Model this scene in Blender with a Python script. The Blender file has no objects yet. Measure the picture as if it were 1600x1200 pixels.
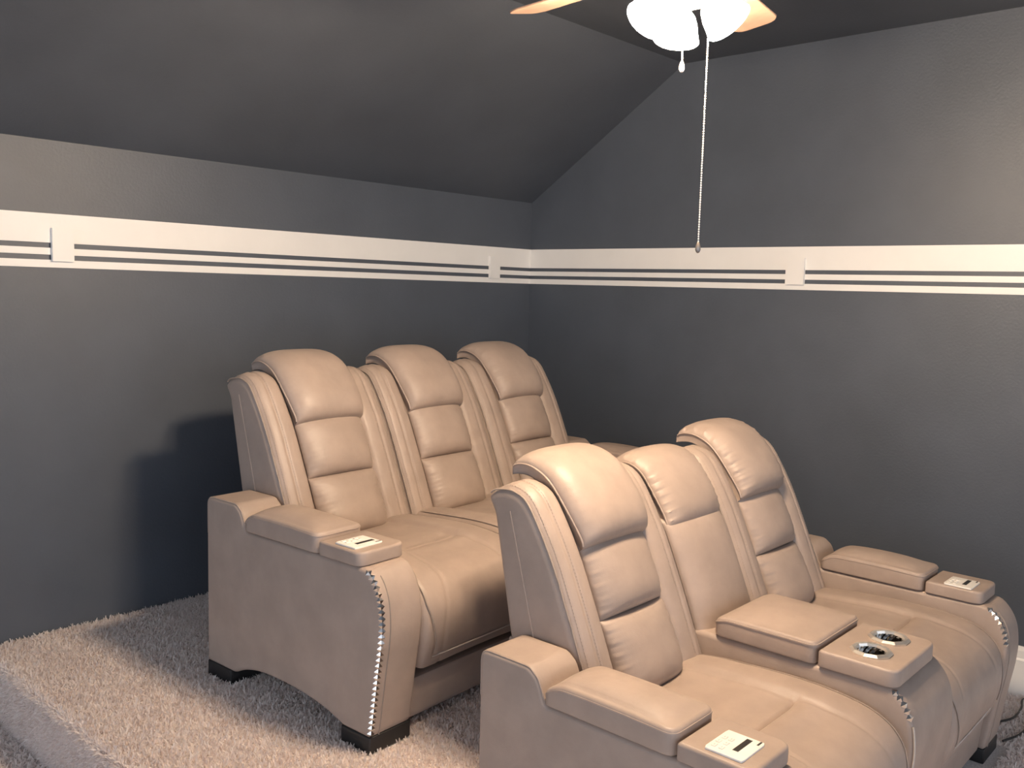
import bpy, bmesh, math, random
import numpy as np
from mathutils import Vector, Matrix, Euler

random.seed(7)
rng = np.random.default_rng(11)
scene = bpy.context.scene
COL = scene.collection
PI = math.pi

# ------------------------------------------------------------------ materials
def new_mat(name):
    m = bpy.data.materials.new(name)
    m.use_nodes = True
    nt = m.node_tree
    b = nt.nodes['Principled BSDF']
    return m, nt, b

def noise_mix(nt, c1, c2, scale, detail=4, lo=.35, hi=.65, rough=.55):
    tc = nt.nodes.new('ShaderNodeTexCoord')
    n = nt.nodes.new('ShaderNodeTexNoise')
    n.inputs['Scale'].default_value = scale
    n.inputs['Detail'].default_value = detail
    n.inputs['Roughness'].default_value = rough
    nt.links.new(tc.outputs['Object'], n.inputs['Vector'])
    r = nt.nodes.new('ShaderNodeValToRGB')
    r.color_ramp.elements[0].position = lo
    r.color_ramp.elements[1].position = hi
    r.color_ramp.elements[0].color = (*c1, 1)
    r.color_ramp.elements[1].color = (*c2, 1)
    nt.links.new(n.outputs['Fac'], r.inputs['Fac'])
    return tc, r

def add_bump(nt, b, tc, scale, strength, dist, kind='noise', detail=6):
    if kind == 'noise':
        n = nt.nodes.new('ShaderNodeTexNoise')
        n.inputs['Detail'].default_value = detail
        out = 'Fac'
    else:
        n = nt.nodes.new('ShaderNodeTexVoronoi')
        out = 'Distance'
    n.inputs['Scale'].default_value = scale
    nt.links.new(tc.outputs['Object'], n.inputs['Vector'])
    bp = nt.nodes.new('ShaderNodeBump')
    bp.inputs['Strength'].default_value = strength
    bp.inputs['Distance'].default_value = dist
    nt.links.new(n.outputs[out], bp.inputs['Height'])
    nt.links.new(bp.outputs['Normal'], b.inputs['Normal'])
    return bp

def leather(name, c1, c2, rough=.46):
    m, nt, b = new_mat(name)
    tc, r = noise_mix(nt, c1, c2, 9, 5)
    nt.links.new(r.outputs['Color'], b.inputs['Base Color'])
    b.inputs['Roughness'].default_value = rough
    b.inputs['Specular IOR Level'].default_value = .42
    n2 = nt.nodes.new('ShaderNodeTexNoise'); n2.inputs['Scale'].default_value = 13
    n2.inputs['Detail'].default_value = 3
    nt.links.new(tc.outputs['Object'], n2.inputs['Vector'])
    vo = nt.nodes.new('ShaderNodeTexVoronoi'); vo.inputs['Scale'].default_value = 420
    nt.links.new(tc.outputs['Object'], vo.inputs['Vector'])
    b1 = nt.nodes.new('ShaderNodeBump'); b1.inputs['Strength'].default_value = .22
    b1.inputs['Distance'].default_value = .012
    nt.links.new(n2.outputs['Fac'], b1.inputs['Height'])
    b2 = nt.nodes.new('ShaderNodeBump'); b2.inputs['Strength'].default_value = .10
    b2.inputs['Distance'].default_value = .0015
    nt.links.new(vo.outputs['Distance'], b2.inputs['Height'])
    nt.links.new(b1.outputs['Normal'], b2.inputs['Normal'])
    nt.links.new(b2.outputs['Normal'], b.inputs['Normal'])
    return m

def plain(name, c, rough=.5, metal=0.0, var=.06, scale=30):
    m, nt, b = new_mat(name)
    c1 = tuple(x * (1 - var) for x in c); c2 = tuple(min(1, x * (1 + var)) for x in c)
    tc, r = noise_mix(nt, c1, c2, scale, 3)
    nt.links.new(r.outputs['Color'], b.inputs['Base Color'])
    b.inputs['Roughness'].default_value = rough
    b.inputs['Metallic'].default_value = metal
    return m

def paint(name, c, var, scale, bump):
    m, nt, b = new_mat(name)
    c1 = tuple(x * (1 - var) for x in c); c2 = tuple(x * (1 + var) for x in c)
    tc, r = noise_mix(nt, c1, c2, scale, 6, .3, .7)
    nt.links.new(r.outputs['Color'], b.inputs['Base Color'])
    b.inputs['Roughness'].default_value = .5
    b.inputs['Specular IOR Level'].default_value = .55
    add_bump(nt, b, tc, 95, bump, .004)
    return m

M = {}
M['leather'] = leather('taupe_leather', (.34, .270, .230), (.39, .310, .265))
M['seam'] = plain('seam_thread', (.30, .245, .21), .6)
M['stitch'] = plain('pale_stitch', (.56, .50, .45), .6)
M['black'] = plain('black_plastic', (.012, .012, .013), .45)
M['chrome'] = plain('chrome', (.82, .80, .78), .12, 1.0, .02)
M['satin'] = plain('satin_metal', (.86, .82, .76), .30, .85, .02)
M['smoke'] = plain('smoked_chrome', (.20, .19, .18), .16, 1.0, .05)
M['plate'] = plain('white_plastic', (.80, .78, .74), .35, 0, .02)
M['mark'] = plain('grey_print', (.55, .52, .48), .5)
M['wall'] = paint('slate_wall_paint', (.071, .084, .106), .08, 3.2, .22)
M['ceil'] = paint('slate_ceiling_paint', (.070, .081, .100), .10, 2.6, .18)
M['white'] = paint('white_trim_paint', (.80, .79, .77), .02, 6, .06)
M['blade'] = plain('warm_wood_blade', (.40, .27, .20), .45, 0, .12, 12)
M['bronze'] = plain('fan_metal', (.30, .27, .25), .35, .8)
M['cord'] = plain('cord_rubber', (.02, .02, .02), .5)

def carpet_mat():
    m, nt, b = new_mat('carpet_fibre')
    at = nt.nodes.new('ShaderNodeAttribute'); at.attribute_name = 'shade'
    r = nt.nodes.new('ShaderNodeValToRGB')
    r.color_ramp.elements[0].color = (.87, .79, .76, 1)
    r.color_ramp.elements[1].color = (.985, .945, .92, 1)
    nt.links.new(at.outputs['Fac'], r.inputs['Fac'])
    nt.links.new(r.outputs['Color'], b.inputs['Base Color'])
    b.inputs['Roughness'].default_value = .9
    b.inputs['Specular IOR Level'].default_value = .1
    tr = nt.nodes.new('ShaderNodeBsdfTranslucent')
    nt.links.new(r.outputs['Color'], tr.inputs['Color'])
    mx = nt.nodes.new('ShaderNodeMixShader'); mx.inputs[0].default_value = .5
    nt.links.new(b.outputs[0], mx.inputs[1]); nt.links.new(tr.outputs[0], mx.inputs[2])
    nt.links.new(mx.outputs[0], nt.nodes['Material Output'].inputs['Surface'])
    return m
M['fibre'] = carpet_mat()
M['carpet'] = plain('carpet_backing', (.66, .61, .59), .95, 0, .16, 160)

def emit_mat():
    m, nt, b = new_mat('lit_frosted_glass')
    b.inputs['Base Color'].default_value = (.95, .93, .9, 1)
    b.inputs['Emission Color'].default_value = (1.0, .755, .52, 1)
    b.inputs['Emission Strength'].default_value = LAMP
    tc, r = noise_mix(nt, (.9, .9, .9), (1, 1, 1), 20)
    nt.links.new(r.outputs['Color'], b.inputs['Base Color'])
    return m
LAMP = 610.0
M['glass'] = emit_mat()
M['bulb'] = M['glass'].copy(); M['bulb'].name = 'lit_bulb'
M['bulb'].node_tree.nodes['Principled BSDF'].inputs['Emission Strength'].default_value = LAMP * .35

# ------------------------------------------------------------------ helpers
def link_mesh(name, verts, faces, mat, parent=None, angle=40, smooth=True, recalc=True):
    me = bpy.data.meshes.new(name)
    me.from_pydata([tuple(map(float, v)) for v in verts], [], [tuple(f) for f in faces])
    if recalc:
        bm = bmesh.new(); bm.from_mesh(me)
        bmesh.ops.recalc_face_normals(bm, faces=bm.faces)
        bm.to_mesh(me); bm.free()
    me.materials.append(mat)
    if smooth:
        me.shade_smooth()
        me.set_sharp_from_angle(angle=math.radians(angle))
    o = bpy.data.objects.new(name, me)
    COL.objects.link(o)
    if parent: o.parent = parent
    return o

def empty(name, loc, rz=0, parent=None):
    o = bpy.data.objects.new(name, None)
    COL.objects.link(o)
    o.empty_display_size = .1
    o.location = loc; o.rotation_euler = (0, 0, rz)
    if parent: o.parent = parent
    return o

def tag(o, label=None, cat=None, group=None, kind=None):
    if label: o['label'] = label
    if cat: o['category'] = cat
    if group: o['group'] = group
    if kind: o['kind'] = kind
    return o

def fillet(pts, rad, seg=6):
    """closed polygon with rounded corners"""
    out = []
    n = len(pts)
    if not hasattr(rad, '__len__'): rad = [rad] * n
    for i in range(n):
        p = np.array(pts[i], float); a = np.array(pts[i - 1], float); b = np.array(pts[(i + 1) % n], float)
        r = rad[i]
        if r <= 0: out.append(p); continue
        da = a - p; db = b - p
        la = np.linalg.norm(da); lb = np.linalg.norm(db); da /= la; db /= lb
        ang = math.acos(max(-1, min(1, float(da @ db))))
        t = min(r / math.tan(ang / 2), la * .49, lb * .49)
        for k in range(seg + 1):
            s = k / seg
            q = (1 - s) ** 2 * (p + da * t) + 2 * s * (1 - s) * p + s * s * (p + db * t)
            out.append(q)
    return np.array(out)

def catmull(pts, n=8, closed=False):
    P = np.array(pts, float); m = len(P); out = []
    segs = m if closed else m - 1
    for i in range(segs):
        if closed:
            p0, p1, p2, p3 = P[(i - 1) % m], P[i], P[(i + 1) % m], P[(i + 2) % m]
        else:
            p1, p2 = P[i], P[i + 1]
            p0 = P[i - 1] if i > 0 else 2 * p1 - p2
            p3 = P[i + 2] if i + 2 < m else 2 * p2 - p1
        for k in range(n):
            t = k / n
            out.append(.5 * (2 * p1 + (p2 - p0) * t + (2 * p0 - 5 * p1 + 4 * p2 - p3) * t * t + (3 * p1 - p0 - 3 * p2 + p3) * t ** 3))
    if not closed: out.append(P[-1])
    return np.array(out)

def resample(P, n, closed=False):
    P = np.asarray(P, float)
    if closed: P = np.vstack([P, P[:1]])
    d = np.r_[0, np.cumsum(np.linalg.norm(np.diff(P, axis=0), axis=1))]
    keep = np.r_[True, np.diff(d) > 1e-9]
    P = P[keep]; d = d[keep]
    t = np.linspace(0, d[-1], n + (1 if closed else 0))
    if closed: t = t[:-1]
    return np.stack([np.interp(t, d, P[:, k]) for k in range(P.shape[1])], 1)

def loop_normals(L):
    a = np.roll(L, 1, 0); b = np.roll(L, -1, 0)
    t = b - a; t /= np.maximum(np.linalg.norm(t, axis=1, keepdims=True), 1e-9)
    n = np.stack([t[:, 1], -t[:, 0]], 1)
    area = .5 * np.sum(L[:, 0] * np.roll(L[:, 1], -1) - np.roll(L[:, 0], -1) * L[:, 1])
    return n if area > 0 else -n          # outward

def line_normals(L):
    t = np.gradient(L, axis=0)
    t /= np.maximum(np.linalg.norm(t, axis=1, keepdims=True), 1e-9)
    return np.stack([-t[:, 1], t[:, 0]], 1)

def skin_rows(rows, closed=True, cap=True):
    n = len(rows[0]); V = np.vstack(rows); F = []
    for i in range(len(rows) - 1):
        for j in range(n if closed else n - 1):
            a = i * n + j; b = i * n + (j + 1) % n
            F.append((a, b, b + n, a + n))
    if cap:
        F.append(tuple(range(n - 1, -1, -1)))
        k = (len(rows) - 1) * n
        F.append(tuple(range(k, k + n)))
    return V, F

def uvz(u, v, z):
    return np.stack([u * np.ones_like(v), -v, z * np.ones_like(v)], 1)

def stations(u0, u1, r, nmid=8, nr=6):
    st = []
    for k in range(nr + 1):
        a = k / nr * PI / 2
        st.append((u0 + r * (1 - math.cos(a)), r * (1 - math.sin(a))))
    for k in range(1, nmid):
        st.append((u0 + r + (u1 - u0 - 2 * r) * k / nmid, 0.))
    for k in range(nr, -1, -1):
        a = k / nr * PI / 2
        st.append((u1 - r * (1 - math.cos(a)), r * (1 - math.sin(a))))
    return st

def sweep_u(name, loop, u0, u1, r, mat, parent, disp=None, nmid=8, nr=5, angle=40):
    """closed (v,z) side profile extruded across u with rounded ends"""
    N = loop_normals(loop); rows = []
    for (u, ins) in stations(u0, u1, r, nmid, nr):
        L = loop - N * ins
        if disp is not None:
            L = L + N * disp(u, loop)[:, None]
        rows.append(uvz(u, L[:, 0], L[:, 1]))
    V, F = skin_rows(rows)
    return link_mesh(name, V, F, mat, parent, angle)

def pad(name, plan, z0, z1, r, mat, parent, crown=0., bend=None, rb=None, rings=14):
    """plan outline (u,v) given height, soft top edge and a crowned top"""
    N = loop_normals(plan); rows = []
    rb = r * .5 if rb is None else rb
    def add(ins, z): 
        L = plan - N * ins
        rows.append(np.stack([L[:, 0], L[:, 1], np.full(len(L), z)], 1))
    for k in range(4):
        a = k / 3 * PI / 2
        add(rb * (1 - math.sin(a)), z0 + rb * (1 - math.cos(a)))
    for k in range(6):
        a = k / 5 * PI / 2
        add(r * (1 - math.cos(a)), z1 - r * (1 - math.sin(a)))
    base = plan - N * r
    c = base.mean(0)
    for k in range(1, rings + 1):
        s = 1 - k / rings * .97
        L = c + (base - c) * s
        w2 = (base.max(0) - base.min(0)) / 2; m2 = (base.max(0) + base.min(0)) / 2
        q = np.clip(np.abs((L - m2) / w2), 0, 1)
        rows.append(np.stack([L[:, 0], L[:, 1], z1 + crown * (1 - q[:, 0] ** 2.6) * (1 - q[:, 1] ** 3.2) * min(1, k / 2)], 1))
    V, F = skin_rows(rows)
    if bend is not None: V[:, 2] += bend(V[:, 0], V[:, 1], V[:, 2])
    V = np.stack([V[:, 0], -V[:, 1], V[:, 2]], 1)
    return link_mesh(name, V, F, mat, parent, 50)

def rect(u0, u1, v0, v1, r, n=64, seg=7):
    if not hasattr(r, '__len__'): r = [r] * 4
    return resample(fillet([(u0, v0), (u1, v0), (u1, v1), (u0, v1)], r, seg), n, True)

def tube(name, pts, rad, mat, parent, n=6, cap=True):
    P = np.asarray(pts, float); T = np.gradient(P, axis=0)
    T /= np.maximum(np.linalg.norm(T, axis=1, keepdims=True), 1e-9)
    ref = np.array([0, 0, 1.]) if abs(T[0][2]) < .9 else np.array([1., 0, 0])
    rows = []
    x = np.cross(T[0], ref); x /= np.linalg.norm(x)
    for p, t in zip(P, T):
        x = x - t * (x @ t); x /= max(np.linalg.norm(x), 1e-9)
        y = np.cross(t, x)
        rows.append(np.array([p + rad * (math.cos(a) * x + math.sin(a) * y) for a in np.linspace(0, 2 * PI, n, endpoint=False)]))
    V, F = skin_rows(rows, True, cap)
    return link_mesh(name, V, F, mat, parent, 60)

def lathe(name, prof, mat, parent, n=32, flat=False, loc=None, rot=None, capends=True):
    rows = [np.array([[r * math.cos(a), r * math.sin(a), z] for a in np.linspace(0, 2 * PI, n, endpoint=False)]) for r, z in prof]
    V, F = skin_rows(rows, True, capends)
    o = link_mesh(name, V, F, mat, parent, 35, not flat)
    if loc is not None: o.location = loc
    if rot is not None: o.rotation_euler = rot
    return o

def box(name, lo, hi, mat, parent=None, bevel=.0, seg=3):
    bm = bmesh.new()
    bmesh.ops.create_cube(bm, size=1)
    for v in bm.verts:
        v.co = Vector([lo[k] + (v.co[k] + .5) * (hi[k] - lo[k]) for k in range(3)])
    if bevel > 0:
        bmesh.ops.bevel(bm, geom=list(bm.edges), offset=bevel, segments=seg, profile=.5, affect='EDGES')
    me = bpy.data.meshes.new(name); bm.to_mesh(me); bm.free()
    me.materials.append(mat)
    me.shade_smooth(); me.set_sharp_from_angle(angle=math.radians(40))
    o = bpy.data.objects.new(name, me); COL.objects.link(o)
    if parent: o.parent = parent
    return o

def lbox(name, u0, u1, v0, v1, z0, z1, mat, parent, bevel=.006):
    return box(name, (u0, -v1, z0), (u1, -v0, z1), mat, parent, bevel)

# ------------------------------------------------------------------ the seating
AW, SW, CW = .166, .5576, .3405

WING = catmull([(.004, .985), (.028, 1.004), (.065, 1.011), (.102, 1.010), (.146, .989), (.194, .923), (.243, .838),
                (.284, .750), (.328, .648), (.372, .540), (.402, .462), (.392, .435)], 5)
WING_LOOP = resample(np.vstack([WING, fillet([(.30, .425), (.16, .43), (.094, .611), (.055, .80), (.026, .937), (.006, .968)], 0)]), 96, True)

def front_v(z):
    zs = WING[::-1, 1]; vs = WING[::-1, 0]
    m = WING[:, 0] > .10
    return np.interp(z, WING[m][::-1, 1], WING[m][::-1, 0])

def bolster(parent, u0, u1, seam_side, puckers=False, side_seam=False, name='bolster'):
    """one padded side wing of a backrest; seam_side -1: outer edge at u0"""
    w = u1 - u0
    def disp(u, L):
        t = (u - u0) / w
        front = np.clip((L[:, 0] - (.02 + (1.0 - L[:, 1]) * .30)) / .06, 0, 1)
        k = max(0, 1 - abs(2 * t - 1) ** 2.5)
        d = front * (.021 * k)
        s = t if seam_side < 0 else 1 - t
        d = d - front * .0045 * math.exp(-((s - .42) / .045) ** 2)
        if puckers:
            s2 = t if seam_side > 0 else 1 - t
            e = math.exp(-s2 / .16)
            ph = np.sin(L[:, 1] * 105) * np.sin(L[:, 1] * 37 + 1.1)
            d = d + front * .0060 * e * ph
        return d
    b = sweep_u(name, WING_LOOP, u0, u1, .024, M['leather'], parent, disp, nmid=22, nr=5)
    # stitched seam along the outer front edge
    us = u0 + .006 if seam_side < 0 else u1 - .006
    L = catmull(WING[2:-1], 2)
    off = line_normals(L) * .0005
    P = [(us, -p[0], p[1]) for p in L[: -6]]
    tube('piping', P, .0028, M['seam'], b, 6)
    # rows of short stitches beside the edge seam and along the middle seam
    Ld = resample(WING, 400); Nd = line_normals(Ld)
    if Nd[200, 0] < 0: Nd = -Nd
    for us2 in ((u0 + .017, u0 + .060) if seam_side < 0 else (u1 - .017, u1 - .060)):
        V, F = [], []
        O = Ld + Nd * (disp(us2, Ld) + .0004)[:, None]
        if abs(us2 - (u0 if seam_side < 0 else u1)) < .02: O = O - Nd * (.02 * (1 - math.sin(math.acos(1 - .017 / .02))))
        D = np.r_[0, np.cumsum(np.linalg.norm(np.diff(O, axis=0), axis=1))]
        x = .06
        while x < D[-1] - .08:
            p, q = [np.array([np.interp(t, D, O[:, j]) for j in (0, 1)]) for t in (x, x + .0055)]
            nv = np.array([np.interp(x, D, Nd[:, j]) for j in (0, 1)])
            k = len(V)
            for (pp, du, h) in ((p, -.0008, 0), (p, .0008, 0), (q, .0008, 0), (q, -.0008, 0), ((p + q) / 2, 0, .0013)):
                w3 = pp + nv * h
                V.append((us2 + du, -w3[0], w3[1]))
            F += [(k, k + 1, k + 4), (k + 1, k + 2, k + 4), (k + 2, k + 3, k + 4), (k + 3, k, k + 4), (k + 3, k + 2, k + 1, k)]
            x += .0095
        link_mesh('stitching', V, F, M['seam'], b, 30, False)
    if side_seam:
        P = catmull([(.092, .955), (.120, .86), (.152, .75), (.190, .62), (.205, .56)], 6)
        tube('piping', [(u0 - .0006, -p[0], p[1]) for p in P], .0022, M['leather'], b, 5)
    return b

def pillow(name, parent, inner, uc, hw_fun, th0, thm, mat, nt=34, ns=46, k=3.0, q=2.6, wr=0., wr_f=60, taper=(1, 1), pipe=True, skew=.0):
    """soft pad lying on an inner (v,z) line; thickness swells towards the middle"""
    I = resample(catmull(inner, 6), ns); N = line_normals(I)
    s = np.linspace(0, 1, ns)
    e = np.power(np.clip(1 - np.abs(2 * s - 1) ** q, 0, 1), .5)
    e2 = np.power(np.clip(1 - np.abs(2 * s - 1) ** 14, 0, 1), .5)
    tap = np.interp(s, [0, 1], taper)
    ts = np.sin(np.linspace(-PI / 2, PI / 2, nt))
    rows = []
    def row(t, th_scale, u_in=0.):
        c = (max(0, 1 - abs(t) ** k)) ** .5
        th = th0 * e2 * th_scale + (thm * e * tap) * c * th_scale
        if wr:
            ed = math.exp(-(1 - abs(t)) / .13) * (1 - math.exp(-(1 - abs(t)) / .02))
            th = th + wr * ed * np.sin(s * wr_f + 4 * t) * np.sin(s * wr_f * .37 + 1) * e2
        hw = np.array([hw_fun(x) for x in s]) - u_in
        O = I + N * th[:, None]
        u = uc + t * hw
        A = np.stack([u, -O[:, 0], O[:, 1]], 1)
        B = np.stack([u, -I[:, 0], I[:, 1]], 1)[::-1]
        return np.vstack([A, B])
    rows.append(row(-1, .75, .004))
    for t in ts: rows.append(row(t, 1))
    rows.append(row(1, .75, .004))
    V, F = skin_rows(rows)
    o = link_mesh(name, V, F, mat, parent, 50)
    if pipe:
        for sg in (-1, 1):
            th = th0 * e2
            hw = np.array([hw_fun(x) for x in s])
            O = I + N * th[:, None]
            P = np.stack([uc + sg * hw, -O[:, 0], O[:, 1]], 1)[2:-2]
            tube('piping', P, .0032, M['leather'], o, 6)
    return o

HEAD_IN = [(-.018, 1.024), (.015, 1.031), (.050, 1.032), (.090, 1.020), (.122, .999), (.155, .963), (.186, .922), (.222, .868), (.236, .843)]

def seat_back(parent, u0, kind='seat', pleat=0.):
    """one backrest: two bolsters, headrest, two lumbar cushions"""
    root = empty('backrest', (0, 0, 0), 0, parent)
    # shell behind the pads
    core = np.array([(p[0] - .035 if p[0] > .09 else p[0] + .004, p[1] - .02) for p in WING_LOOP])
    sweep_u('back_shell', core, u0 + .10, u0 + SW - .10, .01, M['leather'], root, nmid=3, nr=2)
    bolster(root, u0 + .003, u0 + .134, -1, False, abs(u0 - AW) < .01)
    bolster(root, u0 + SW - .134, u0 + SW - .003, 1, puckers=True)
    uc = u0 + SW / 2 + .004
    # lumbar cushions
    def line(z0, z1, back=.012, n=5):
        return [(float(front_v(z)) - back, z) for z in np.linspace(z1, z0, n)]
    def hw(x): return .150
    pillow('back_cushion', root, line(.662, .875), uc, hw, .008, .054, M['leather'], k=2.3, q=3.2, wr=.003, taper=(.8, 1.15), pipe=False)
    pillow('back_cushion', root, line(.452, .668), uc, hw, .008, .058, M['leather'], k=2.3, q=3.0, wr=.0045, taper=(.8, 1.2), pipe=False)
    def hwh(x): return .152 + .012 * math.sin(PI * min(1, x * 1.02))
    pillow('headrest', root, HEAD_IN, uc, hwh, .030, .056, M['leather'], nt=44, ns=64, k=3.4, q=4.0, wr=pleat, wr_f=95, taper=(.72, 1.22))
    return root

def console_back(parent, u0):
    root = empty('backrest', (0, 0, 0), 0, parent)
    core = np.array([(p[0] - .035 if p[0] > .09 else p[0] + .004, p[1] - .01) for p in WING_LOOP])
    sweep_u('back_shell', core, u0 + .005, u0 + CW - .005, .015, M['leather'], root, nmid=3, nr=3)
    uc = u0 + CW / 2
    z1 = .83
    L = [(float(front_v(z)) - .020, z) for z in np.linspace(.86, .47, 7)]
    pillow('back_cushion', root, L, uc, lambda x: CW / 2 - .006, .014, .052, M['leather'], k=2.8, q=4, wr=.002, pipe=False)
    H = [(.030, .962), (.050, .980), (.085, .985), (.118, .970), (.148, .935), (.188, .878), (.212, .838), (.222, .815)]
    pillow('headrest', root, H, uc, lambda x: CW / 2 - .010 - .012 * max(0, x - .6), .034, .050, M['leather'], nt=44, ns=60, k=2.6, q=3.4, wr=.0062, wr_f=105, taper=(.8, 1.15))
    return root

SEAT_TOP = catmull([(.350, .452), (.44, .468), (.56, .478), (.70, .485), (.82, .482), (.91, .472), (.968, .446), (1.000, .405), (1.013, .355), (1.012, .300), (1.000, .250), (.985, .212)], 8)

def seam_off(d):
    """distance of the long seat seam from the side of the cushion"""
    return .026 + .030 * np.exp(-(d - .02) / .04) + .032 * np.clip((d - .68) / .12, 0, 1)

def seat(parent, u0, w=SW):
    top = resample(SEAT_TOP, 120)
    N = line_normals(top)
    if N[30, 1] < 0: N = -N
    us = np.concatenate([[0, .002, .006, .012, .020], np.linspace(.030, w - .030, 78), [w - .020, w - .012, w - .006, w - .002, w]])
    rows = []
    d = np.r_[0, np.cumsum(np.linalg.norm(np.diff(top, axis=0), axis=1))]
    v = top[:, 0]; z = top[:, 1]
    ltot = d[-1]
    d_crease = float(np.interp(.762, v[:70], d[:70]))
    for u in us:
        e = min(u, w - u)
        edge = -.022 * (1 - min(1, e / .024)) ** 2
        puff = .010 * (1 - (abs(2 * u / w - 1)) ** 3)
        fd = np.clip((d - d_crease) / .30, 0, 1); fd = fd * fd * (3 - 2 * fd)
        # side seam, curving in at the back, running down the front and turning across below
        off = seam_off(d)
        g = -.0050 * np.exp(-((e - off) / .0050) ** 2) * (d < ltot - .030)
        g = g - .0050 * np.exp(-((d - (ltot - .030)) / .0050) ** 2) * (e > off - .003)
        # raised padded sides with a soft crease towards the sunk middle
        off2 = np.interp(d, [0, .10, d_crease, d_crease + .20, d_crease + .34], [.125, .138, .142, .130, .095])
        wd = .010 + .030 * fd
        in2 = 1 / (1 + np.exp(-np.clip((e - off2) / wd, -30, 30)))
        fade = 1 - fd
        g = g + .024 * (1 - in2) * fade * min(1, e / .03) + .012 * (1 - in2) * fd * min(1, e / .03)
        g = g - .006 * np.exp(-((e - off2) / .007) ** 2) * (1 - .6 * fd)
        # cross crease between the two seat panels
        g = g - .010 * np.exp(-((d - d_crease) / .006) ** 2) * in2
        g = g + .008 * in2 * np.exp(-((d - d_crease - .045) / .035) ** 2)
        g = g - .006 * in2 * np.exp(-((d - d_crease + .03) / .03) ** 2)
        O = top + N * (edge + puff + g)[:, None]
        rows.append(np.vstack([uvz(u0 + u, O[:, 0], O[:, 1]), uvz(u0 + u, np.array([.93, .36]), np.array([.212, .36]))]))
    V, F = skin_rows(rows)
    o = link_mesh('seat_cushion', V, F, M['leather'], parent, 60)
    # thread in the seam
    for sg in (0, 1):
        off = seam_off(d)
        fd = np.clip((d - d_crease) / .30, 0, 1); fd = fd * fd * (3 - 2 * fd)
        O = top + N * (-.002 + .010 * (1 - np.abs(2 * off / w - 1) ** 3) + .024 * (1 - fd) + .012 * fd - .022 * (1 - np.minimum(1, off / .024)) ** 2)[:, None]
        uu = u0 + off if sg == 0 else u0 + w - off
        P = np.stack([uu, -O[:, 0], O[:, 1]], 1)[3:-8]
        tube('seam', P, .0019, M['seam'], o, 5)
    i = int(np.searchsorted(d, ltot - .030))
    O = top[i] + N[i] * .006
    tube('seam', [(u0 + x, -O[0] - .006 * (1 - abs(2 * x / w - 1) ** 3), O[1]) for x in np.linspace(.058, w - .058, 20)], .0025, M['stitch'], o, 5)
    # footrest board edge and lower front rail
    return o

ARM_TOPZ = .548
NOSE = [(.935, .548), (.962, .542), (.990, .515), (1.010, .480), (1.020, .440), (1.024, .385), (1.019, .320), (1.010, .262), (1.000, .190), (.990, .115), (.982, .062), (.978, .050)]
NOSE_C = catmull(NOSE, 5)

def arm_loop(console=False):
    back = .149 if not console else .30
    a = fillet([(back, .30), (back, .628), (.318, .628), (.348, .605), (.374, .546), (.55, .546)], [0, .030, .03, .02, .012, 0], 6) if not console else \
        fillet([(back, .30), (back, .546), (.55, .546)], [0, .02, 0], 4)
    b = NOSE_C
    if console:
        c = np.array([(.90, .050), (.6, .050), (back, .05)])
    else:
        c = catmull([(.860, .050), (.835, .058), (.78, .074), (.68, .090), (.56, .096), (.45, .092), (.37, .076), (.325, .058), (.31, .050)], 4)
        c = np.vstack([c, [(.149, .050)]])
    L = np.vstack([a, b, c])
    # keep corners: resample pieces separately is unnecessary at this density
    return resample(L, 220, True)

def nail_mesh():
    s = .0078
    V = [(-s, -s, 0), (s, -s, 0), (s, s, 0), (-s, s, 0), (0, 0, .0060)]
    F = [(0, 1, 4), (1, 2, 4), (2, 3, 4), (3, 0, 4), (3, 2, 1, 0)]
    me = bpy.data.meshes.new('nailhead'); me.from_pydata(V, [], F); me.materials.append(M['chrome'])
    return me
NAIL = nail_mesh()

def nails(parent, u, side, d0=.030, n=30, step=.0178):
    """row of pyramid studs down the front edge"""
    d = np.r_[0, np.cumsum(np.linalg.norm(np.diff(NOSE_C, axis=0), axis=1))]
    N = line_normals(NOSE_C)
    for k in range(n):
        s = d0 + k * step
        if s > d[-1] - .008: break
        p = np.array([np.interp(s, d, NOSE_C[:, j]) for j in (0, 1)])
        nn = np.array([np.interp(s, d, N[:, j]) for j in (0, 1)]); nn /= np.linalg.norm(nn)
        if nn[0] < 0: nn = -nn
        tn = np.array([-nn[1], nn[0]])
        zax = Vector((side * .62, -nn[0] * .78, nn[1] * .78)).normalized()
        tan = Vector((0, -tn[0], tn[1]))
        xax = tan.cross(zax).normalized(); yax = zax.cross(xax)
        R = Matrix((xax, yax, zax)).transposed().to_4x4()
        R = R @ Matrix.Rotation(PI / 4, 4, 'Z')
        o = bpy.data.objects.new('nailhead', NAIL); COL.objects.link(o); o.parent = parent
        o.matrix_local = Matrix.Translation((u, -p[0], p[1])) @ R
        o.location = Vector((u, -p[0], p[1])) - zax * .0035

def control_plate(parent, u0, flip=False):
    z = .5925
    p = pad('control_panel', rect(u0, u0 + .108, .810, .902, .004, 32), z, z + .005, .0015, M['plate'], parent, 0, rings=2)
    lbox('slot', u0 + .030, u0 + .098, .862, .876, z + .003, z + .0054, M['black'], p, .0005)
    lbox('slot', u0 + .086, u0 + .106, .890, .895, z + .003, z + .0054, M['black'], p, .0005)
    for (a, b) in ((.022, .824), (.022, .842), (.045, .822), (.045, .840), (.068, .824), (.068, .840)):
        lbox('button', u0 + a - .007, u0 + a + .007, b - .005, b + .005, z + .004, z + .0072, M['plate'], p, .001)
        lbox('button_mark', u0 + a - .003, u0 + a + .003, b - .0008, b + .0008, z + .0070, z + .0076, M['mark'], p, 0)
    return p

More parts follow.
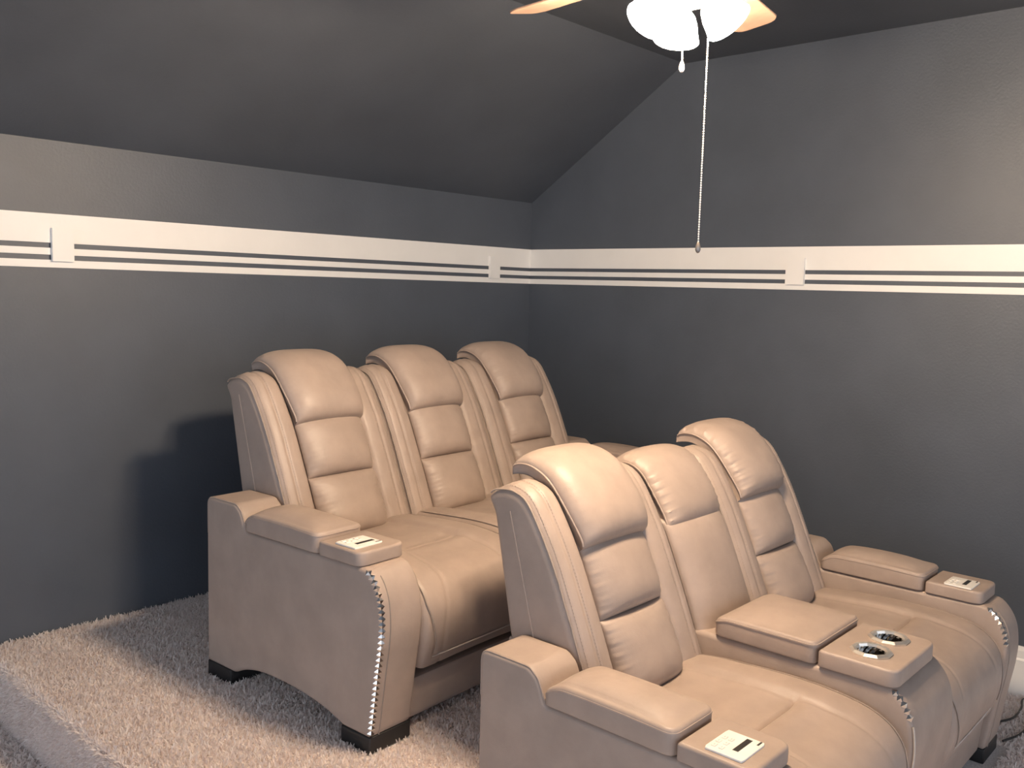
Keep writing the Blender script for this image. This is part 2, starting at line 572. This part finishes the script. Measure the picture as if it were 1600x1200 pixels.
def arm(parent, u0, studs=30, mirror=False):
    L = arm_loop()
    a = sweep_u('arm', L, u0, u0 + AW, .014, M['leather'], parent, nmid=4, nr=5)
    # face seam on the front
    N = line_normals(NOSE_C); N = np.where(N[:, :1] < 0, -N, N)
    P = [(u0 + .036, -(p[0] + .0005), p[1]) for p in NOSE_C[8:-2]]
    tube('piping', P, .0022, M['seam'], a, 5)
    P = [(u0 + .036 + x, -.9935, .100 + 0 * x) for x in np.linspace(0, AW - .05, 6)]
    # side edge seam on the back hump
    P = [(u0 + (.006), -v, z) for v, z in fillet([(.152, .50), (.152, .626), (.317, .626), (.345, .605), (.372, .55)], [0, .03, .03, .02, 0], 6)]
    tube('piping', P, .0024, M['leather'], a, 5)
    nails(a, u0 + .0035, -1, n=studs)
    # padded armrest
    def bend(u, v, z): return np.where(z > .56, -.030 * np.clip((.44 - v) / .07, 0, 1) ** 2 + .004 * np.sin((v - .37) / .37 * PI), 0)
    ap = pad('arm_pad', rect(u0 - .006, u0 + AW + .010, .372, .746, [.02, .02, .028, .028], 96), .549, .612, .012, M['leather'], a, .020, bend)
    pl = rect(u0 - .0055, u0 + AW + .0095, .3725, .7455, [.02, .02, .028, .028], 96)
    zz = np.full(len(pl), .601)
    zz = zz + bend(pl[:, 0], pl[:, 1], zz)
    P = np.stack([pl[:, 0], -pl[:, 1], zz], 1); P = np.vstack([P, P[:1]])
    tube('piping', P, .0026, M['seam'] if False else M['leather'], ap, 5)
    fp = pad('arm_front_pad', rect(u0 - .006, u0 + AW + .010, .753, .938, [.008, .008, .034, .034], 96), .549, .592, .009, M['leather'], a, .002)
    for (v0, v1, w) in ((.852, .985, AW), (.150, .290, .125)):
        fl = lbox('foot', u0 + .002, u0 + w - .002, v0, v1 - .004, 0, .052, M['black'], a, .004) if not mirror else \
            lbox('foot', u0 + AW - w + .002, u0 + AW - .002, v0, v1 - .004, 0, .052, M['black'], a, .004)
    return a

def base(parent, u0, u1):
    f = lbox('base_frame', u0, u1, .12, .90, .070, .40, M['black'], parent, .01)
    # padded lower front rail under each footrest
    L = resample(fillet([(.86, .042), (.960, .038), (.974, .172), (.86, .180)], [.01, .02, .012, .01], 5), 60, True)
    sweep_u('front_rail', L, u0 + .002, u1 - .002, .006, M['leather'], parent, nmid=4, nr=3)
    # rear panel
    L = resample(fillet([(.10, .06), (.13, .06), (.18, .60), (.095, .60)], .01, 4), 60, True)
    sweep_u('back_panel', L, u0 + .002, u1 - .002, .008, M['leather'], parent, nmid=3, nr=3)
    return f

def make_sofa():
    root = empty('reclining_sofa', (-2.4558, -.5926, .2125), math.radians(3.2527))
    W = 2 * AW + 3 * SW
    tag(root, 'long taupe leather three-seat reclining sofa on the carpeted platform, farther from the camera', 'sofa')
    arm(root, 0); control_plate(root, .008)
    arm(root, W - AW, mirror=True); control_plate(root, W - .116)
    base(root, AW, W - AW)
    for i in range(3):
        u0 = AW + i * SW
        seat_back(root, u0, pleat=(.0012, .0015, .003)[i])
        seat(root, u0 + .001, SW - .002)
    return root

def cup_holder(parent, u, v, z):
    c = empty('cup_holder', (u, -v, z), 0, parent)
    lathe('rim', [(.0565, .000), (.0575, .004), (.050, .0095), (.042, .008), (.0385, .001), (.0380, -.004), (.041, -.004)], M['satin'], c, 10, True, capends=False)
    rows = []
    for k, (r, z) in enumerate([(.0385, .002), (.0375, -.008), (.036, -.020), (.0335, -.034)]):
        rows.append(np.array([[(r - (.0032 if (i + k) % 2 else 0)) * math.cos(i * PI / 13), (r - (.0032 if (i + k) % 2 else 0)) * math.sin(i * PI / 13), z] for i in range(26)]))
    V, F = skin_rows(rows, True, False)
    F.append(tuple(range(len(V) - 26, len(V))))
    link_mesh('cup', V, F, M['smoke'], c, 10, False)
    return c

def make_loveseat():
    root = empty('reclining_loveseat', (-2.3375, -1.7936, 0), math.radians(.7801))
    W = 2 * AW + 2 * SW + CW
    tag(root, 'taupe leather two-seat reclining loveseat with cup holder console, nearest the camera at lower right', 'loveseat')
    arm(root, 0); control_plate(root, .010)
    arm(root, W - AW, 8, mirror=True); control_plate(root, W - AW - .002)
    base(root, AW, W - AW)
    c0 = AW + SW
    seat_back(root, AW, pleat=.0012); seat(root, AW + .001, SW - .002)
    console_back(root, c0)
    seat_back(root, c0 + CW, pleat=.0095); seat(root, c0 + CW + .001, SW - .002)
    con = sweep_u('console', arm_loop(True), c0 + .001, c0 + CW - .001, .016, M['leather'], root, nmid=6, nr=5)
    nails(con, c0 + .006, -1, .034, 5)
    tube('piping', [(c0 + .006, -(p[0] + .001), p[1]) for p in resample(NOSE_C, 60)[14:-4]], .0026, M['stitch'], con, 5)
    pl = rect(c0 - .006, c0 + CW - .028, .430, .748, [.03, .03, .022, .022], 110)
    def bend(u, v, z): return np.where(z > .56, -.018 * np.clip((.49 - v) / .06, 0, 1) ** 2, 0)
    lid = pad('console_lid', pl, .549, .614, .012, M['leather'], con, .016, bend)
    zz = np.full(len(pl), .603); zz = zz + bend(pl[:, 0], pl[:, 1], zz)
    P = np.stack([pl[:, 0], -pl[:, 1], zz], 1); tube('piping', np.vstack([P, P[:1]]), .0028, M['leather'], lid, 5)
    pl = rect(c0 - .006, c0 + CW - .034, .757, .972, [.008, .008, .036, .036], 110)
    panel = pad('console_panel', pl, .549, .597, .008, M['leather'], con, .0)
    cups = [(c0 + .088, .868), (c0 + .222, .868)]
    # cut the two cup wells out of the panel
    for (u, v) in cups:
        ct = lathe('cutter', [(.040, -.040), (.040, .05)], M['black'], None, 32, True, loc=(u, -v, .597))
        bm_o = panel.modifiers.new('cut', 'BOOLEAN'); bm_o.operation = 'DIFFERENCE'; bm_o.object = ct; bm_o.solver = 'EXACT'
        panel_parent = panel.parent; panel.parent = None
        bpy.context.view_layer.update()
        dg = bpy.context.evaluated_depsgraph_get()
        me = bpy.data.meshes.new_from_object(panel.evaluated_get(dg))
        panel.modifiers.clear(); panel.data = me; panel.parent = panel_parent
        bpy.data.objects.remove(ct)
    panel.data.materials.clear(); panel.data.materials.append(M['leather'])
    for (u, v) in cups: cup_holder(root, u, v, .597)
    return root

sofa = make_sofa()
love = make_loveseat()

# ------------------------------------------------------------------ the room
def quad_obj(name, verts, faces, mat):
    o = link_mesh(name, verts, faces, mat, None, 30, False)
    o['kind'] = 'structure'
    return o

XL, YF = -7.2, -7.0
ZK, ZF, YS = 2.057, 2.698, -.985
def struct_box(name, lo, hi, mat, bevel=0):
    o = box(name, lo, hi, mat, None, bevel); o['kind'] = 'structure'; return o
struct_box('wall_left', (XL, 0, 0), (.12, .12, ZK + .05), M['wall'])
# gable end wall: follows the slope of the ceiling
prof = [(0, 0), (0, ZK), (YS, ZF), (YF, ZF), (YF, 0)]
V = [(0, y, z) for y, z in prof] + [(.12, y, z + (.0 if z < 1 else .03)) for y, z in prof]
F = [(0, 1, 2, 3, 4), (9, 8, 7, 6, 5)] + [(i, i + 5, (i + 1) % 5 + 5, (i + 1) % 5) for i in range(5)]
quad_obj('wall_right', V, F, M['wall'])
th = .1
prof = [(0, ZK), (YS, ZF), (YF, ZF), (YF, ZF + th), (YS - .03, ZF + th), (.1, ZK + th - .04)]
V = [(XL, y, z) for y, z in prof] + [(.0, y, z) for y, z in prof]
n = len(prof)
F = [tuple(range(n)), tuple(range(2 * n - 1, n - 1, -1))] + [(i, (i + 1) % n, (i + 1) % n + n, i + n) for i in range(n)]
quad_obj('ceiling', V, F, M['ceil'])
struct_box('floor', (XL, YF, -.1), (0, 0, 0), M['carpet'])
PX, PY, PZ = -2.925, -1.845, .210
o = struct_box('platform', (PX, PY, 0), (0, 0, PZ), M['carpet'], .018)

# painted boards round the walls
ZT, ZB = 1.7925, 1.5965
H = ZT - ZB
levels = [(ZB + H * .46, ZT), (ZB + H * .238, ZB + H * .365), (ZB, ZB + H * .142)]
ti = 1
for (a, b) in levels:
    struct_box('trim_%d' % ti, (XL, -.006, a), (-.0, 0, b), M['white']); ti += 1
    struct_box('trim_%d' % ti, (-.006, YF, a), (0, -.006, b), M['white']); ti += 1
for (x0, x1) in ((-2.652, -2.575), (-.3476, -.2718)):
    struct_box('trim_%d' % ti, (x0, -.020, 1.6195), (x1, -.004, 1.741), M['white']); ti += 1
struct_box('trim_%d' % ti, (-.020, -1.682, 1.6195), (-.004, -1.593, 1.740), M['white']); ti += 1
# baseboard on the right wall: stepped profile
prof = [(0, 0), (-.016, 0), (-.016, .150), (-.010, .158), (-.010, .188), (-.004, .205), (0, .205)]
V = [(x, PY - .002, z) for x, z in prof] + [(x, YF, z) for x, z in prof]
n = len(prof)
F = [tuple(range(n)), tuple(range(2 * n - 1, n - 1, -1))] + [(i, (i + 1) % n, (i + 1) % n + n, i + n) for i in range(n)]
quad_obj('baseboard_right', V, F, M['white'])

# ------------------------------------------------------------------ carpet pile
def pile(name, regions, label, side=False):
    def spots(x0, x1, y0, y1, dens):
        k = int((x1 - x0) * (y1 - y0) * dens)
        return rng.uniform(x0, x1, k), rng.uniform(y0, y1, k)
    pts, nrm = [], []
    def addflat(x0, x1, y0, y1, z, dens):
        x, y = spots(x0, x1, y0, y1, dens)
        pts.append(np.stack([x, y, np.full_like(x, z)], 1)); nrm.append(np.tile([0, 0, 1.], (len(x), 1)))
    for q in regions: addflat(*q)
    if side:
        # side face of the platform
        k = int(1.85 * PZ * 60000)
        y = rng.uniform(PY, -.002, k); z = rng.uniform(.004, PZ - .004, k)
        pts.append(np.stack([np.full(k, PX + .002), y, z], 1)); nrm.append(np.tile([-1., 0, -.15], (k, 1)))
        kf = int(2.35 * PZ * 30000)   # front face
        x = rng.uniform(PX, -.58, kf); z = rng.uniform(.004, PZ - .004, kf)
        pts.append(np.stack([x, np.full(kf, PY - .001), z], 1)); nrm.append(np.tile([0., -1., -.15], (kf, 1)))
        k = int(1.85 * 2200)      # the nosing
        y = rng.uniform(PY, -.002, k); a = rng.uniform(0, PI / 2, k)
        pts.append(np.stack([PX + .016 - .016 * np.sin(a), y, PZ - .018 + .016 * np.cos(a)], 1))
        nrm.append(np.stack([-np.sin(a), 0 * a, np.cos(a)], 1))
    P = np.vstack(pts); Nn = np.vstack(nrm)
    # leave out what stands under the sofa
    a = math.radians(3.2527); dx = P[:, 0] + 2.4558; dy = P[:, 1] + .5926
    u = dx * math.cos(a) + dy * math.sin(a); v = dx * math.sin(a) - dy * math.cos(a)
    under = (u > -.001) & (u < 1.95) & (v > .14) & (v < .99) & (P[:, 2] > .15) & ~((u < .9) & (v > .60) & (v < .985) & (u > .17) & (v > .9))
    feet = (u > -.002) & (u < .17) & (((v > .84) & (v < .985)) | ((v > .148) & (v < .292)))
    arch = (u < .35) & (v > .29) & (v < .85)
    keep = ~(under & ~arch) & ~(feet & (P[:, 2] > .15))
    P = P[keep]; Nn = Nn[keep]
    m = len(P)
    lean = rng.normal(0, .75, (m, 3))
    clump = np.stack([np.sin(P[:, 0] * 61 + 3 * np.sin(P[:, 1] * 47)), np.cos(P[:, 1] * 53 + 2 * np.sin(P[:, 0] * 71)), 0 * P[:, 0]], 1) * .28
    D = Nn + lean + clump; D /= np.linalg.norm(D, axis=1, keepdims=True)
    D = np.where((np.sum(D * Nn, 1) < .25)[:, None], Nn + .3 * D, D); D /= np.linalg.norm(D, axis=1, keepdims=True)
    ln = rng.uniform(.010, .021, m)[:, None]; wd = rng.uniform(.0018, .0034, m)[:, None]
    S = np.cross(D, rng.normal(0, 1, (m, 3))); S /= np.linalg.norm(S, axis=1, keepdims=True)
    bend = rng.normal(0, .25, (m, 3)); 
    mid = P + D * ln * .55
    tip = P + (D + bend * .6) * ln
    A = P - S * wd; B = P + S * wd; C = mid + S * wd; E = mid - S * wd
    Tt = tip + S * wd * .5; T2 = tip - S * wd * .5
    V = np.stack([A, B, C, E, Tt, T2], 1).reshape(-1, 3)
    # nothing pokes below the floor or through the walls
    V[:, 1] = np.minimum(V[:, 1], -.0005); V[:, 0] = np.minimum(V[:, 0], -.0165 * (V[:, 1] < PY) - .0005); V[:, 2] = np.maximum(V[:, 2], -.004)
    i6 = np.arange(m)[:, None] * 6
    Q = np.concatenate([i6 + [0, 1, 2, 3], i6 + [3, 2, 4, 5]], 1).reshape(-1)
    me = bpy.data.meshes.new(name)
    nf = 2 * m
    me.vertices.add(len(V)); me.vertices.foreach_set('co', V.astype(np.float32).ravel())
    me.loops.add(nf * 4); me.loops.foreach_set('vertex_index', Q.astype(np.int32))
    me.polygons.add(nf); me.polygons.foreach_set('loop_start', np.arange(0, nf * 4, 4, dtype=np.int32))
    me.update(calc_edges=True)
    at = me.attributes.new('shade', 'FLOAT', 'POINT')
    base_s = np.clip(.62 + .26 * rng.normal(0, 1, m) + .13 * np.sin(P[:, 0] * 23 + 2 * np.sin(P[:, 1] * 17)) * np.sin(P[:, 1] * 29 + 1.5 * np.sin(P[:, 0] * 13)), 0, 1)
    at.data.foreach_set('value', np.repeat(base_s, 6).astype(np.float32))
    me.materials.append(M['fibre'])
    o = bpy.data.objects.new(name, me); COL.objects.link(o)
    tag(o, label, 'carpet', kind='stuff')
pile('carpet_pile', [(PX + .004, -1.80, PY, -.002, PZ - .002, 50000), (-1.80, -.01, PY, -.002, PZ - .002, 6000)], 'pale shaggy carpet pile covering the raised platform under the long sofa', True)
pile('carpet_pile', [(-4.0, PX - .016, PY, -.01, -.002, 26000), (-4.0, -2.36, -3.6, PY - .016, -.002, 22000)], 'shaggy carpet pile on the low floor at the lower left corner')
pile('carpet_pile', [(-.52, -.02, -2.79, -1.90, -.002, 30000)], 'carpet pile on the low floor between the loveseat and the right wall')
pile('carpet_pile', [(-2.34, -.02, -3.6, -2.79, -.002, 30000)], 'carpet pile on the low floor in front of the loveseat, lower right corner')

# ------------------------------------------------------------------ ceiling fan
def make_fan():
    FX, FY = -2.058, -2.305
    f = empty('ceiling_fan', (FX, FY, .012))
    tag(f, 'ceiling fan with lit frosted glass shades and hanging pull chains', 'ceiling fan')
    lathe('canopy', [(.012, ZF), (.075, ZF), (.075, ZF - .012), (.055, ZF - .05), (.02, ZF - .062), (.012, ZF - .062)], M['bronze'], f, 32)
    lathe('downrod', [(.012, ZF - .05), (.012, 2.47)], M['bronze'], f, 16)
    lathe('motor_housing', [(.02, 2.485), (.06, 2.478), (.105, 2.455), (.118, 2.42), (.115, 2.385), (.09, 2.362), (.02, 2.358)], M['bronze'], f, 40)
    lathe('switch_housing', [(.02, 2.36), (.055, 2.358), (.058, 2.30), (.05, 2.275), (.075, 2.262), (.075, 2.25), (.03, 2.235), (.008, 2.228)], M['bronze'], f, 32)
    for k in range(5):
        az = math.radians(84 + 72 * k)
        plan = resample(fillet([(.17, -.052), (.558, -.066), (.595, -.050), (.595, .050), (.558, .066), (.17, .052)], [.02, .02, .03, .03, .02, .02], 6), 70, True)
        N = loop_normals(plan); rows = []
        for ins, z in ((.002, -.003), (0, -.0015), (0, .0015), (.002, .003)):
            L = plan - N * ins
            rows.append(np.stack([L[:, 0], L[:, 1], np.full(len(L), z)], 1))
        V, F = skin_rows(rows)
        bl = link_mesh('blade', V, F, M['blade'], f, 30)
        bl.matrix_local = Matrix.Translation((0, 0, 2.340)) @ Matrix.Rotation(az, 4, 'Z') @ Matrix.Rotation(math.radians(-12), 4, 'X')
        br = box('blade_bracket', (.09, -.018, .004), (.23, .018, .010), M['bronze'], bl, .003)
    fwd = 42.6
    for k in range(3):
        az = math.radians(fwd + 120 * k)
        sh = empty('light', (0, 0, 0), 0, f)
        sh.matrix_local = Matrix.Translation((0, 0, 2.262)) @ Matrix.Rotation(az, 4, 'Z') @ Matrix.Translation((.050, 0, 0)) @ Matrix.Rotation(math.radians(-38), 4, 'Y')
        lathe('socket', [(.004, .0), (.022, -.002), (.024, -.03), (.020, -.036)], M['bronze'], sh, 20)
        k9 = .86
        lathe('shade', [(r * k9, z * k9) for r, z in [(.022, -.022), (.030, -.026), (.044, -.042), (.054, -.066), (.060, -.092), (.066, -.112), (.064, -.113), (.057, -.092), (.050, -.066), (.040, -.044), (.026, -.030), (.020, -.027)]], M['glass'], sh, 32, capends=False)
        lathe('bulb', [(r * k9, z * k9) for r, z in [(.010, -.034), (.016, -.042), (.026, -.066), (.028, -.080), (.022, -.096), (.010, -.104), (.001, -.106)]], M['bulb'], sh, 20)
    # pull chains: beaded, each with an end pull
    def chain(x, y, z0, z1, pull_r):
        c = empty('pull_chain', (x, y, 0), 0, f)
        zs = np.arange(z0, z1, -.0058); prof = []
        V, F = [], []
        rows = []
        for z in zs:
            for dz, r in ((-.0008, .0007), (-.0020, .0019), (-.0034, .0021), (-.0047, .0014)):
                rows.append(np.array([[r * math.cos(a), r * math.sin(a), z + dz] for a in np.linspace(0, 2 * PI, 7, endpoint=False)]))
        V, F = skin_rows(rows)
        link_mesh('chain', V, F, M['plate'], c, 60)
        lathe('chain_pull', [(.0015, z1 + .002), (.004, z1 - .003), (.006, z1 - .010), (.0065, z1 - .018), (.004, z1 - .024), (.0008, z1 - .026)], M['bronze'] if z1 < 1.9 else M['plate'], c, 14)
    chain(.015, -.058, 2.24, 1.678, .006)
    chain(-.012, -.006, 2.232, 2.106, .005)
    return f
fan = make_fan()

# ------------------------------------------------------------------ cord on the floor
pts = catmull([(-.44, -2.66, .016), (-.36, -2.70, .016), (-.27, -2.735, .016), (-.16, -2.735, .016), (-.06, -2.72, .016), (-.035, -2.78, .016), (-.12, -2.83, .016), (-.26, -2.80, .016), (-.40, -2.79, .016), (-.5, -2.76, .016)], 8)
c = tube('power_cord', pts, .004, M['cord'], None, 8)
tag(c, 'thin black cord lying on the floor between the loveseat and the right wall', 'cord')

# ------------------------------------------------------------------ light and camera
w = bpy.data.worlds.new('world'); scene.world = w; w.use_nodes = True
bg = w.node_tree.nodes['Background']
bg.inputs['Color'].default_value = (.80, .88, 1.0, 1)
bg.inputs['Strength'].default_value = 1.85

cd = bpy.data.cameras.new('camera'); cam = bpy.data.objects.new('camera', cd); COL.objects.link(cam)
cd.sensor_width = 36; cd.sensor_fit = 'HORIZONTAL'; cd.lens = 36 * 1434.3 / 1600
r_ = Vector((0.67874345, -0.73385469, 0.02765185)); u_ = Vector((0.05719533, 0.09036425, 0.99426505)); f_ = Vector((0.73214481, 0.67326933, -0.1033072))
mw = Matrix((r_, u_, -f_)).transposed().to_4x4(); mw.translation = (-3.99935726, -3.56158575, 1.56594861)
cam.matrix_world = mw
cd.clip_start = .05
scene.camera = cam
vs = scene.view_settings
scene.display_settings.display_device = 'sRGB'
vs.view_transform = 'Standard'; vs.look = 'None'; vs.exposure = 0; vs.gamma = 1; vs.use_curve_mapping = False
scene.cycles.use_denoising = True
scene.cycles.max_bounces = 12
scene.cycles.diffuse_bounces = 9
scene.cycles.sample_clamp_indirect = 6
